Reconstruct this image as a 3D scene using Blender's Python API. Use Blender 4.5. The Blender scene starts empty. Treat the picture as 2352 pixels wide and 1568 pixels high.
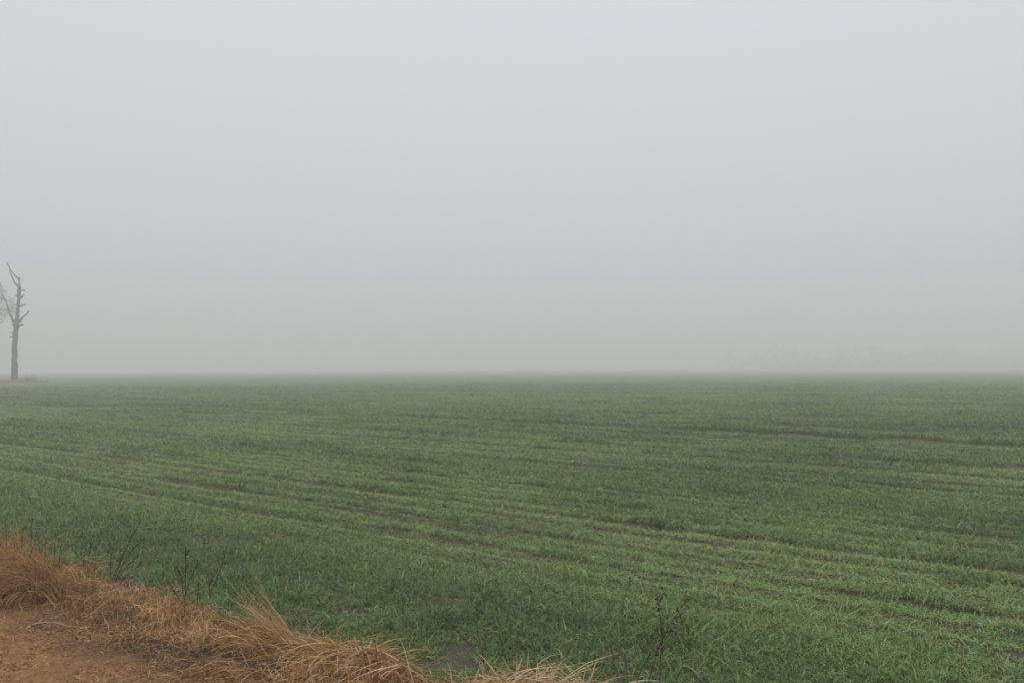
import bpy, math
import numpy as np
from mathutils import Matrix, Vector

rng = np.random.default_rng(7)
R = math.radians
SC = bpy.context.scene
COL = SC.collection

# ------------------------------------------------------------------ camera
EYE = 1.65
PITCH, ROLL = R(1.87), R(-0.22)
camd = bpy.data.cameras.new("camera")
camd.sensor_fit = 'HORIZONTAL'
camd.sensor_width = 22.3
camd.lens = 18.0
camd.clip_start = 0.05
camd.clip_end = 20000
cam = bpy.data.objects.new("camera", camd)
COL.objects.link(cam)
CM = Matrix.Rotation(math.pi / 2 + PITCH, 3, 'X') @ Matrix.Rotation(ROLL, 3, 'Z')
cam.matrix_world = Matrix.Translation((0, 0, EYE)) @ CM.to_4x4()
SC.camera = cam
CMN = np.array(CM)
FV = 2352 * 18.0 / 22.3


def ray(px, py):
    """world direction of a point of the photograph measured on a 2352 x 1568 copy"""
    d = CMN @ np.array([(px - 1176) / FV, -(py - 784) / FV, -1.0])
    return d


def at(px, py, z=0.0):
    d = ray(px, py)
    t = (z - EYE) / d[2]
    return np.array([0, 0, EYE]) + d * t


def at_y(px, py, y):
    d = ray(px, py)
    return np.array([0, 0, EYE]) + d * (y / d[1])


# ------------------------------------------------------------------ noise
def _hash(ix, iy, seed):
    h = (ix.astype(np.int64) * 374761393 + iy.astype(np.int64) * 668265263 + seed * 974634777) & 0x7FFFFFFF
    h = ((h ^ (h >> 13)) * 1274126177) & 0x7FFFFFFF
    h = (h ^ (h >> 16)) & 0xFFFFFF
    return h / float(0xFFFFFF)


def vn(x, y, seed=0):
    x = np.asarray(x, float); y = np.asarray(y, float)
    ix = np.floor(x); iy = np.floor(y)
    fx = x - ix; fy = y - iy
    fx = fx * fx * (3 - 2 * fx); fy = fy * fy * (3 - 2 * fy)
    a = _hash(ix, iy, seed); b = _hash(ix + 1, iy, seed)
    c = _hash(ix, iy + 1, seed); d = _hash(ix + 1, iy + 1, seed)
    return (a * (1 - fx) + b * fx) * (1 - fy) + (c * (1 - fx) + d * fx) * fy


def sstep(a, b, x):
    t = np.clip((x - a) / (b - a), 0, 1)
    return t * t * (3 - 2 * t)


# field frame: s runs along the drill rows, p across them, away from the track
PHI = R(52)
SD = np.array([-math.sin(PHI), math.cos(PHI)])
ND = np.array([math.cos(PHI), math.sin(PHI)])


def ps(x, y):
    return x * ND[0] + y * ND[1], x * SD[0] + y * SD[1]


def xy(p, s):
    return p * ND[0] + s * SD[0], p * ND[1] + s * SD[1]


ROW = 0.19


def furrow(p, s, spacing, width, seed, reach, lo, hi):
    """open lines between the drill passes: how bare (gap) and how much taller the plants behind are (lip)"""
    q = p / spacing + 0.25 * (vn(s / (reach * 1.5), p * 0, seed) - 0.5)
    k = np.floor(q)
    c = k + 0.5 + 0.5 * (_hash(k, k * 0, seed + 1) - 0.5)
    d = (q - c) * spacing
    st = sstep(lo, hi, 0.62 * vn(k * 7.0 + 0.5, s / reach, seed + 2) + 0.38 * vn(k * 5.0 + 0.5, s / (reach * 0.22), seed + 4))
    wd = width * (0.7 + 0.6 * vn(k * 3.0 + 0.5, s / (reach * 0.4), seed + 3))
    return st * np.exp(-(d / wd) ** 2), st * np.exp(-((d - 2.0 * wd) / (1.3 * wd)) ** 2)


def furrows(p, s):
    g1, l1 = furrow(p, s, 0.46, 0.065, 101, 4.5, 0.40, 0.62)
    g2, l2 = furrow(p, s, 1.45, 0.060, 311, 6.0, 0.44, 0.66)
    g3, l3 = furrow(p, s, 0.62, 0.085, 121, 1.4, 0.50, 0.66)
    g4, l4 = furrow(p, s, 1.6, 0.20, 131, 4.0, 0.36, 0.56)
    f4 = sstep(9, 20, p)
    return np.maximum(0.8 * g1, 0.6 * g3), np.maximum(l1, l3), np.maximum(g2, f4 * g4), np.maximum(l2, f4 * l4)


def ridges(p, s):
    """soft drill ridges along the rows: fine ones everywhere, broad ones that tell from afar"""
    w1 = 0.45 * vn(s / 11.0, p / 1.6, 141) + 0.25 * vn(p / 0.9, s * 0, 143)
    a1 = 0.50 + 0.50 * sstep(0.25, 0.65, vn(p / 1.2, s / 9.0, 142))
    w2 = 0.5 * vn(s / 16.0, p / 4.0, 151) + 0.5 * vn(p / 3.1, s * 0, 153)
    a2 = 0.4 + 0.6 * sstep(0.3, 0.7, vn(p / 3.5, s / 14.0, 152))
    return a1 * np.cos(2 * math.pi * (p / 0.38 + w1)), a2 * np.cos(2 * math.pi * (p / 1.25 + w2)) * sstep(8, 18, p)


def height(x, y):
    p, s = ps(x, y)
    far = 1 - sstep(60, 140, np.hypot(x, y))
    f = sstep(3.1, 4.2, p) * far
    g1, l1, g2, l2 = furrows(p, s)
    on = sstep(4.5, 6.0, p)
    q1, q2 = ridges(p, s)
    z = 0.016 * q1 * on + 0.030 * q2 * on + 0.02 * (vn(p / 0.55, s / 9, 11) - 0.5) + 0.09 * (vn(p / 2.2, s / 22, 12) - 0.5) + on * (0.015 * l1 - 0.02 * g1 + 0.045 * l2 - 0.045 * g2)
    z = z + 0.02 * (vn(x / 0.3, y / 0.3, 13) - 0.5)
    bank = 0.03 * np.exp(-((p - 2.95) / 0.25) ** 2) * (0.5 + vn(s / 0.5, p * 0, 14))
    return z * f + bank * (np.hypot(x, y) < 60)


def hz(x, y):
    return float(height(np.array([x]), np.array([y]))[0])


# ------------------------------------------------------------------ materials
def mat(name):
    m = bpy.data.materials.new(name)
    m.use_nodes = True
    nt = m.node_tree
    b = nt.nodes['Principled BSDF']
    return m, nt, b


def ramp(nt, fac, stops):
    r = nt.nodes.new('ShaderNodeValToRGB')
    e = r.color_ramp.elements
    while len(e) < len(stops):
        e.new(0.5)
    for i, (pos, c) in enumerate(stops):
        e[i].position = pos
        e[i].color = (*c, 1)
    nt.links.new(fac, r.inputs[0])
    return r.outputs[0]


def noise(nt, scale, detail=4, rough=0.6, vec=None):
    n = nt.nodes.new('ShaderNodeTexNoise')
    n.inputs['Scale'].default_value = scale
    n.inputs['Detail'].default_value = detail
    n.inputs['Roughness'].default_value = rough
    if vec is None:
        g = nt.nodes.new('ShaderNodeNewGeometry')
        vec = g.outputs['Position']
    nt.links.new(vec, n.inputs['Vector'])
    return n.outputs['Fac']


def mixc(nt, fac, a, b, mode='MIX'):
    m = nt.nodes.new('ShaderNodeMix')
    m.data_type = 'RGBA'
    m.blend_type = mode
    for s, v in ((m.inputs[0], fac), (m.inputs[6], a), (m.inputs[7], b)):
        if isinstance(v, (int, float)):
            s.default_value = v
        elif isinstance(v, tuple):
            s.default_value = (*v, 1)
        else:
            nt.links.new(v, s)
    return m.outputs[2]


def bump(nt, b, h, strength, dist):
    n = nt.nodes.new('ShaderNodeBump')
    n.inputs['Strength'].default_value = strength
    n.inputs['Distance'].default_value = dist
    nt.links.new(h, n.inputs['Height'])
    nt.links.new(n.outputs[0], b.inputs['Normal'])


def leaf_mat(name, stops, rough, trans, spec=0.5):
    m, nt, b = mat(name)
    a = nt.nodes.new('ShaderNodeAttribute')
    a.attribute_name = 'tint'
    c = ramp(nt, a.outputs['Fac'], stops)
    nt.links.new(c, b.inputs['Base Color'])
    b.inputs['Roughness'].default_value = rough
    b.inputs['Specular IOR Level'].default_value = spec
    if trans:
        t = nt.nodes.new('ShaderNodeBsdfTranslucent')
        nt.links.new(c, t.inputs[0])
        mx = nt.nodes.new('ShaderNodeMixShader')
        mx.inputs[0].default_value = trans
        nt.links.new(b.outputs[0], mx.inputs[1])
        nt.links.new(t.outputs[0], mx.inputs[2])
        nt.links.new(mx.outputs[0], nt.nodes['Material Output'].inputs['Surface'])
    return m


M_GREEN = leaf_mat('wheat_leaf', [(0.0, (0.046, 0.106, 0.015)), (0.42, (0.158, 0.292, 0.050)),
                                  (0.82, (0.350, 0.455, 0.165)), (0.9, (0.34, 0.31, 0.13)), (1.0, (0.42, 0.29, 0.15))], 0.34, 0.12, 0.55)
M_DRY = leaf_mat('dry_grass_blade', [(0.0, (0.075, 0.038, 0.018)), (0.4, (0.38, 0.198, 0.066)),
                                     (0.75, (0.58, 0.350, 0.140)), (1.0, (0.80, 0.59, 0.34))], 0.6, 0.04, 0.3)
M_STEM = leaf_mat('dead_weed_stem', [(0.0, (0.030, 0.018, 0.014)), (0.6, (0.085, 0.048, 0.032)), (1.0, (0.30, 0.18, 0.10))], 0.7, 0, 0.3)
M_SEED = leaf_mat('dead_seed_head', [(0.0, (0.040, 0.020, 0.015)), (1.0, (0.16, 0.070, 0.042))], 0.8, 0, 0.2)


def bark(name, a, b_):
    m, nt, b = mat(name)
    mp = nt.nodes.new('ShaderNodeMapping')
    g = nt.nodes.new('ShaderNodeNewGeometry')
    nt.links.new(g.outputs['Position'], mp.inputs[0])
    mp.inputs['Scale'].default_value = (1, 1, 0.22)
    n = noise(nt, 5.0, 6, 0.65, mp.outputs[0])
    nt.links.new(ramp(nt, n, [(0.3, a), (0.7, b_)]), b.inputs['Base Color'])
    b.inputs['Roughness'].default_value = 0.9
    bump(nt, b, n, 0.8, 0.05)
    return m


M_BARK = bark('dead_bark', (0.018, 0.014, 0.012), (0.075, 0.056, 0.045))
M_TWIG = bark('twig_bark', (0.035, 0.030, 0.028), (0.09, 0.075, 0.065))


def ground_mat():
    m, nt, b = mat('field_soil')
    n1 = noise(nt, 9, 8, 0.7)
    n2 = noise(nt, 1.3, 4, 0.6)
    soil = ramp(nt, n1, [(0.3, (0.055, 0.045, 0.028)), (0.55, (0.105, 0.088, 0.055)), (0.75, (0.21, 0.172, 0.115))])  # soil stops darkened to paint in the occlusion under the wheat
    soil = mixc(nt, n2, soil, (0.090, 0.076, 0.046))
    a = nt.nodes.new('ShaderNodeAttribute')
    a.attribute_name = 'cover'
    # far crop cover: stretched streaks along the drill rows
    g = nt.nodes.new('ShaderNodeNewGeometry')
    mp = nt.nodes.new('ShaderNodeMapping')
    mp.inputs['Rotation'].default_value = (0, 0, -PHI)
    nt.links.new(g.outputs['Position'], mp.inputs[0])
    mp2 = nt.nodes.new('ShaderNodeMapping')
    mp2.inputs['Scale'].default_value = (0.8, 0.05, 1)
    nt.links.new(mp.outputs[0], mp2.inputs[0])
    st = noise(nt, 1.0, 5, 0.65, mp2.outputs[0])
    green = ramp(nt, st, [(0.3, (0.050, 0.112, 0.030)), (0.5, (0.096, 0.166, 0.050)), (0.72, (0.140, 0.208, 0.070))])
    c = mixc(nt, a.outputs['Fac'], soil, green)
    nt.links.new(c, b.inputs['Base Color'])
    b.inputs['Roughness'].default_value = 0.95
    b.inputs['Specular IOR Level'].default_value = 0.2
    bump(nt, b, n1, 0.7, 0.03)
    return m


def road_mat():
    m, nt, b = mat('track_dirt')
    n1 = noise(nt, 30, 8, 0.75)
    n2 = noise(nt, 2.2, 5, 0.6)
    n3 = noise(nt, 110, 3, 0.6)
    c = ramp(nt, n1, [(0.34, (0.12, 0.054, 0.018)), (0.5, (0.41, 0.215, 0.080)), (0.66, (0.64, 0.39, 0.175))])
    c = mixc(nt, ramp(nt, n2, [(0.4, (0, 0, 0)), (0.65, (0.6, 0.6, 0.6))]), c, (0.32, 0.175, 0.075))
    c = mixc(nt, ramp(nt, n3, [(0.45, (0, 0, 0)), (0.75, (0.7, 0.7, 0.7))]), c, (0.54, 0.30, 0.135))
    a = nt.nodes.new('ShaderNodeAttribute')
    a.attribute_name = 'damp'
    nn = nt.nodes.new('ShaderNodeMath'); nn.operation = 'MULTIPLY'
    nt.links.new(a.outputs['Fac'], nn.inputs[0])
    nt.links.new(ramp(nt, n1, [(0.25, (1, 1, 1)), (0.8, (0.45, 0.45, 0.45))]), nn.inputs[1])
    c = mixc(nt, nn.outputs[0], c, (0.16, 0.096, 0.052))
    nt.links.new(c, b.inputs['Base Color'])
    b.inputs['Roughness'].default_value = 0.9
    b.inputs['Specular IOR Level'].default_value = 0.25
    ad = nt.nodes.new('ShaderNodeMath'); ad.operation = 'ADD'
    nt.links.new(n1, ad.inputs[0]); nt.links.new(n3, ad.inputs[1])
    bump(nt, b, ad.outputs[0], 1.0, 0.02)
    return m


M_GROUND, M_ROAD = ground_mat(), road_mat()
M_STONE = leaf_mat('gravel_stone', [(0.0, (0.12, 0.058, 0.026)), (0.5, (0.40, 0.205, 0.092)), (0.95, (0.58, 0.36, 0.19)), (1.0, (0.62, 0.47, 0.32))], 0.85, 0, 0.3)


# ------------------------------------------------------------------ mesh building
def mesh_obj(name, chunks, m, parent=None, smooth=False, attr='tint'):
    """chunks: list of (verts (n,3), faces (k,4) or (k,3), per-vertex value); linked as ONE mesh object"""
    V, L, ST, TT, T, off, lo = [], [], [], [], [], 0, 0
    for v, f, t in chunks:
        V.append(v); T.append(np.broadcast_to(t, (len(v),)))
        L.append((f + off).ravel())
        n = f.shape[1]
        ST.append(lo + np.arange(len(f)) * n); TT.append(np.full(len(f), n))
        lo += f.size; off += len(v)
    V = np.concatenate(V).astype(np.float32); L = np.concatenate(L).astype(np.int32)
    ST = np.concatenate(ST).astype(np.int32); T = np.concatenate(T).astype(np.float32)
    me = bpy.data.meshes.new(name)
    me.vertices.add(len(V)); me.vertices.foreach_set('co', V.ravel())
    me.loops.add(len(L)); me.loops.foreach_set('vertex_index', L)
    me.polygons.add(len(ST)); me.polygons.foreach_set('loop_start', ST)
    if smooth:
        me.polygons.foreach_set('use_smooth', np.ones(len(ST), bool))
    a = me.attributes.new(attr, 'FLOAT', 'POINT')
    a.data.foreach_set('value', T)
    me.update(calc_edges=True)
    me.validate()
    me.materials.append(m)
    o = bpy.data.objects.new(name, me)
    COL.objects.link(o)
    if parent is not None:
        o.parent = parent
        o.matrix_parent_inverse = Matrix.Translation(-parent.location)
    return o


def tag(o, label=None, cat=None, group=None, kind=None):
    for k, v in (('label', label), ('category', cat), ('group', group), ('kind', kind)):
        if v:
            o[k] = v
    return o


def thing(name, label, cat, loc, group=None):
    o = bpy.data.objects.new(name, None)
    COL.objects.link(o)
    o.location = loc
    o.empty_display_size = 0.2
    return tag(o, label, cat, group)


def unit(v):
    return v / np.maximum(np.linalg.norm(v, axis=-1, keepdims=True), 1e-9)


def dirs(az, el):
    return np.stack([np.cos(az) * np.cos(el), np.sin(az) * np.cos(el), np.sin(el)], -1)


def paths(root, d, L, S, droop, curl=0.0, floor=None, kink=0.0):
    pts = [root]
    N = len(root)
    for k in range(S):
        g = np.zeros((N, 3)); g[:, 2] = -droop * (k + 0.4) / S
        d = d + g
        if curl:
            d = d + rng.normal(0, curl, (N, 3))
        if kink:
            hit = (rng.random(N) < kink / S)[:, None]
            d = d + hit * rng.normal(0, 0.7, (N, 3))
        d = unit(d)
        q = pts[-1] + d * (L / S)[:, None]
        if floor is not None:
            q[:, 2] = np.maximum(q[:, 2], floor + 0.004 + 0.012 * rng.random(N))
        pts.append(q)
    return np.stack(pts, 1)          # N, S+1, 3


def ribbon(P, W, tint, prof):
    N, K, _ = P.shape
    d0 = unit(P[:, 1] - P[:, 0])
    side = unit(np.cross(d0, unit(np.array([0.0, 0.0, 1.0]) + rng.normal(0, 0.45, (N, 3)))))
    w = W[:, None] * prof[None, :] * 0.5
    v = np.stack([P - side[:, None, :] * w[..., None], P + side[:, None, :] * w[..., None]], 2)
    base = (np.arange(N) * K * 2)[:, None] + (np.arange(K - 1) * 2)[None, :]
    f = np.stack([base, base + 1, base + 3, base + 2], -1).reshape(-1, 4)
    return v.reshape(-1, 3), f, np.repeat(tint, K * 2)


def tubes(P, W, tint, prof, n=3):
    N, K, _ = P.shape
    d0 = unit(P[:, -1] - P[:, 0])
    a = unit(np.cross(d0, unit(rng.normal(size=(N, 3)))))
    b = np.cross(d0, a)
    w = W[:, None] * prof[None, :] * 0.5
    ring = []
    for j in range(n):
        t = 2 * math.pi * j / n
        o = a * math.cos(t) + b * math.sin(t)
        ring.append(P + o[:, None, :] * w[..., None])
    v = np.stack(ring, 2)            # N,K,n,3
    base = (np.arange(N) * K * n)[:, None, None] + (np.arange(K - 1) * n)[None, :, None]
    j = np.arange(n)[None, None, :]
    j2 = (j + 1) % n
    f = np.stack([base + j, base + j2, base + n + j2, base + n + j], -1).reshape(-1, 4)
    return v.reshape(-1, 3), f, np.repeat(tint, K * n)


def tube_line(pts, rad, n=8, tint=0.3, rough=0.0):
    """one tapering limb along a polyline, closed at both ends"""
    pts = np.asarray(pts, float); rad = np.asarray(rad, float)
    K = len(pts)
    tg = np.gradient(pts, axis=0)
    tg = unit(tg)
    ref = np.array([0.3, 1.0, 0.1])
    V = []
    for i in range(K):
        a = unit(np.cross(tg[i], ref)); b = np.cross(tg[i], a)
        for j in range(n):
            t = 2 * math.pi * j / n
            r = rad[i] * (1 + rough * rng.normal())
            V.append(pts[i] + (a * math.cos(t) + b * math.sin(t)) * r)
    V = np.array(V)
    F = []
    for i in range(K - 1):
        for j in range(n):
            j2 = (j + 1) % n
            F.append((i * n + j, i * n + j2, (i + 1) * n + j2, (i + 1) * n + j))
    V = np.concatenate([V, pts[:1] - tg[:1] * rad[0] * 0.3, pts[-1:] + tg[-1:] * rad[-1] * 0.6])
    c0, c1 = K * n, K * n + 1
    T = [(c0, (j + 1) % n, j) for j in range(n)] + [(c1, (K - 1) * n + j, (K - 1) * n + (j + 1) % n) for j in range(n)]
    # caps as their own chunk share the same vertices: duplicate degenerate-free triangles into quads list
    return V, np.array(F), np.array(T), tint


def limb_chunks(lines, n=8, tint=0.3, rough=0.0):
    out = []
    for pts, rad in lines:
        V, F, T, t = tube_line(pts, rad, n, tint, rough)
        out.append((V, F, t))
        used = np.unique(T)
        remap = -np.ones(len(V), int); remap[used] = np.arange(len(used))
        out.append((V[used], remap[T], t))
    return out


def smooth_line(pts, rad, sub=4, jit=0.0):
    """Catmull-Rom refinement of a polyline and its radii"""
    P = np.asarray(pts, float); r = np.asarray(rad, float)
    Q = np.concatenate([2 * P[:1] - P[1:2], P, 2 * P[-1:] - P[-2:-1]])
    out, ro = [], []
    for i in range(len(P) - 1):
        p0, p1, p2, p3 = Q[i:i + 4]
        for k in range(sub):
            t = k / sub
            out.append(0.5 * (2 * p1 + (p2 - p0) * t + (2 * p0 - 5 * p1 + 4 * p2 - p3) * t * t + (3 * p1 - p0 - 3 * p2 + p3) * t ** 3))
            ro.append(r[i] * (1 - t) + r[i + 1] * t)
    out.append(P[-1]); ro.append(r[-1])
    out = np.array(out); ro = np.array(ro)
    if jit:
        out[1:-1] += rng.normal(size=out[1:-1].shape) * (jit * ro[1:-1, None])
    return out, ro


# ------------------------------------------------------------------ ground and track
def build_ground():
    na = 360
    rr = np.concatenate([[0.0], np.geomspace(0.8, 1400, 230)])
    th = np.linspace(0, 2 * math.pi, na, endpoint=False)
    X = (rr[1:, None] * np.cos(th)).ravel(); Y = (rr[1:, None] * np.sin(th)).ravel()
    X = np.concatenate([[0], X]); Y = np.concatenate([[0], Y])
    Z = height(X, Y)
    p, s = ps(X, Y)
    Z = Z - 0.012
    d = np.hypot(X, Y)
    cover = sstep(9, 42, d) * (p > 3.3)
    cover = np.where(p < -3.6, 0.7, cover)
    i = np.arange(len(rr) - 2)[:, None]; j = np.arange(na)[None, :]
    a = 1 + i * na + j; b = 1 + i * na + (j + 1) % na
    F = np.stack([a, a + na, b + na, b], -1).reshape(-1, 4)
    j = np.arange(na)
    T = np.stack([np.zeros(na, int), 1 + j, 1 + (j + 1) % na], -1)
    me = bpy.data.meshes.new('ground')
    V = np.stack([X, Y, Z], -1)
    me.from_pydata(V.tolist(), [], F.tolist() + T.tolist())
    at_ = me.attributes.new('cover', 'FLOAT', 'POINT')
    at_.data.foreach_set('value', cover.astype(np.float32))
    me.polygons.foreach_set('use_smooth', np.ones(len(me.polygons), bool))
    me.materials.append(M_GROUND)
    o = bpy.data.objects.new('ground', me)
    COL.objects.link(o)
    tag(o, 'brown soil of the flat sown field under the young wheat', None, None, 'structure')


def road_edge(s):
    return 2.50 + 0.12 * (vn(s / 0.8, s * 0, 21) - 0.5) + 0.06 * (vn(s / 0.2, s * 0, 22) - 0.5)


def build_road():
    s = np.concatenate([np.arange(-200, -6, 4.0), np.arange(-6, 2, 0.08), np.arange(2, 8, 0.012), np.arange(8, 14, 0.08), np.arange(14, 320, 4.0)])
    q = np.concatenate([np.linspace(-3.4, 0.9, 12), np.linspace(1.0, 1.5, 12), np.arange(1.512, 2.50, 0.012)])
    S, Q = np.meshgrid(s, q, indexing='ij')
    P = Q + (road_edge(S) - 2.50) * (Q > 2.1) * (Q - 2.1) / 0.40
    X, Y = xy(P, S)
    Z = 0.006 + 0.016 * (vn(X / 0.12, Y / 0.12, 31) - 0.5) + 0.03 * (vn(P / 0.5, S / 1.5, 32) - 0.5) + 0.022 * (vn(X / 0.035, Y / 0.035, 35) - 0.4) + 0.016 * (vn(X / 0.017, Y / 0.017, 36) - 0.4)
    Z = np.maximum(Z, 0.0) + np.maximum(height(X, Y), 0) + 0.001
    damp = sstep(2.02, 2.55, P + 0.5 * (vn(X / 0.5, Y / 0.5, 33) - 0.5) + 0.25 * (vn(X / 0.12, Y / 0.12, 34) - 0.5))
    n1, n2 = S.shape
    i = np.arange(n1 - 1)[:, None]; j = np.arange(n2 - 1)[None, :]
    a = i * n2 + j
    F = np.stack([a, a + 1, a + n2 + 1, a + n2], -1).reshape(-1, 4)
    o = mesh_obj('dirt_road', [(np.stack([X, Y, Z], -1).reshape(-1, 3), F, damp.ravel())], M_ROAD, smooth=True, attr='damp')
    tag(o, 'reddish brown dirt track along the edge of the field', None, None, 'structure')
    # stones lying on the track
    N = 60000
    p = 2.5 - 1.3 * rng.random(N) ** 0.8; sg = rng.uniform(2.4, 7.6, N)
    keep = p > -1
    p, sg = p[keep], sg[keep]; N = len(p)
    x, y = xy(p, sg)
    rad = 0.0024 * np.exp(rng.normal(0.15, 0.45, N)); rad = np.minimum(rad, 0.014)
    rad = rad * (0.45 + 0.9 * sstep(0.3, 0.7, vn(x / 0.25, y / 0.25, 37)))
    base = np.array([(1, 0, 0), (-.5, .87, 0), (-.5, -.87, 0), (.3, .2, .75), (-.2, -.1, .8), (.1, .1, -.6)], float)
    tri = np.array([(0, 1, 3), (1, 4, 3), (1, 2, 4), (2, 0, 4), (0, 3, 4), (1, 0, 5), (2, 1, 5), (0, 2, 5)])
    ang = rng.uniform(0, 6.28, N); c, s_ = np.cos(ang), np.sin(ang)
    B = base[None] * (1 + rng.normal(0, 0.22, (N, 6, 3))) * rad[:, None, None]
    Vx = B[..., 0] * c[:, None] - B[..., 1] * s_[:, None]; Vy = B[..., 0] * s_[:, None] + B[..., 1] * c[:, None]
    gz = np.maximum(height(x, y), 0) + 0.006 + 0.016 * (vn(x / 0.12, y / 0.12, 31) - 0.5) + 0.03 * (vn(p / 0.5, sg / 1.5, 32) - 0.5) + 0.005
    V = np.stack([Vx + x[:, None], Vy + y[:, None], B[..., 2] * 0.8 + gz[:, None]], -1).reshape(-1, 3)
    F = (np.arange(N) * 6)[:, None, None] + tri[None]
    o = mesh_obj('gravel', [(V, F.reshape(-1, 3), np.repeat(rng.random(N) ** 1.3, 6))], M_STONE)
    tag(o, 'small reddish stones scattered over the dirt track', None, None, 'stuff')


# ------------------------------------------------------------------ the wheat field
PROF1 = np.array([1.0, 0.15]); PROF2 = np.array([0.8, 1.0, 0.08]); PROF3 = np.array([0.7, 1.0, 0.8, 0.06])


def crop_fields(x, y):
    p, s = ps(x, y)
    k = np.round(p / ROW)
    row = vn(k * 7.0, s / 2.2, 1) * 0.6 + vn(k * 7.0, s / 0.7, 9) * 0.4        # every drill row has its own vigour
    r2 = vn(p / 0.95, s / 11, 2)
    r3 = vn(p / 3.0, s / 30, 4)
    iso = vn(x / 0.15, y / 0.15, 5)
    iso2 = vn(x / 0.9, y / 0.9, 6)
    g1, l1, g2, l2 = furrows(p, s)
    near = 1 - sstep(4.5, 6.0, p)
    on = 1 - near
    g = np.maximum(g1, g2 * (0.30 + 0.70 * sstep(9, 16, p))) * on
    l = np.maximum(0.8 * l1, l2) * on
    lush = np.exp(-((p - 4.1) / 0.9) ** 2) * 0.8 + 0.9 * np.exp(-((p - 10.5) / 0.6) ** 2) + 0.8 * np.exp(-((p - 20) / 1.2) ** 2)
    thin = 0.7 * np.exp(-((p - 7.2) / 1.6) ** 2) + 0.35 * np.exp(-((p - 14) / 2.2) ** 2)
    v = 0.34 * row + 0.22 * r2 + 0.22 * r3 + 0.22 * iso2      # 0..1
    v = 0.5 + (v - 0.5) * 1.3 + 0.16 * lush - 0.06 * thin + 0.22 * l
    v = v * (1 - 0.6 * near) + 0.6 * near * (0.25 + 0.40 * iso2 + 0.34 * vn(x / 0.33, y / 0.33, 8))
    q1, q2 = ridges(p, s)
    rdg = 0.65 * q1 + 0.60 * q2
    h = (0.020 + 0.055 * np.clip(v - 0.15, 0, 1) + 0.030 * iso ** 2) * (1 - 0.6 * g) * (1 + 0.6 * l) * (1 + 0.45 * rdg)
    dens = 0.66 + 0.34 * sstep(0.25, 0.5, v + 0.2 * (iso - 0.5))
    dens = dens * (1 - 0.40 * g) * (1 + 0.10 * np.minimum(rdg, 0.5))
    lump = vn(x / 0.30, y / 0.30, 8)
    hn = 0.030 + 0.050 * lump ** 1.6 + 0.036 * iso ** 2 + 0.028 * sstep(0.72, 0.9, iso2)
    tuft = np.zeros_like(x)
    for px, py in ((1103, 1372), (1060, 1425), (895, 1345), (1345, 1430), (1600, 1475), (2130, 1490), (2230, 1530), (1010, 1420), (1800, 1545), (700, 1440), (560, 1330), (1950, 1400)):
        c = at(px, py)
        tuft = np.maximum(tuft, np.exp(-((x - c[0]) ** 2 + (y - c[1]) ** 2) / 0.10 ** 2))
    h = h * (1 - near) + hn * near + 0.075 * tuft
    dens = dens * (1 - near) + near * (0.30 + 0.70 * sstep(0.25, 0.6, 0.5 * lump + 0.5 * vn(x / 0.11, y / 0.11, 16)))
    return p, s, v, h, dens, lush + 1.6 * tuft, thin, near, l - 0.30 * rdg * on + 0.35 * near  # last value: painted row shade for the tint, plus a darker near strip


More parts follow.
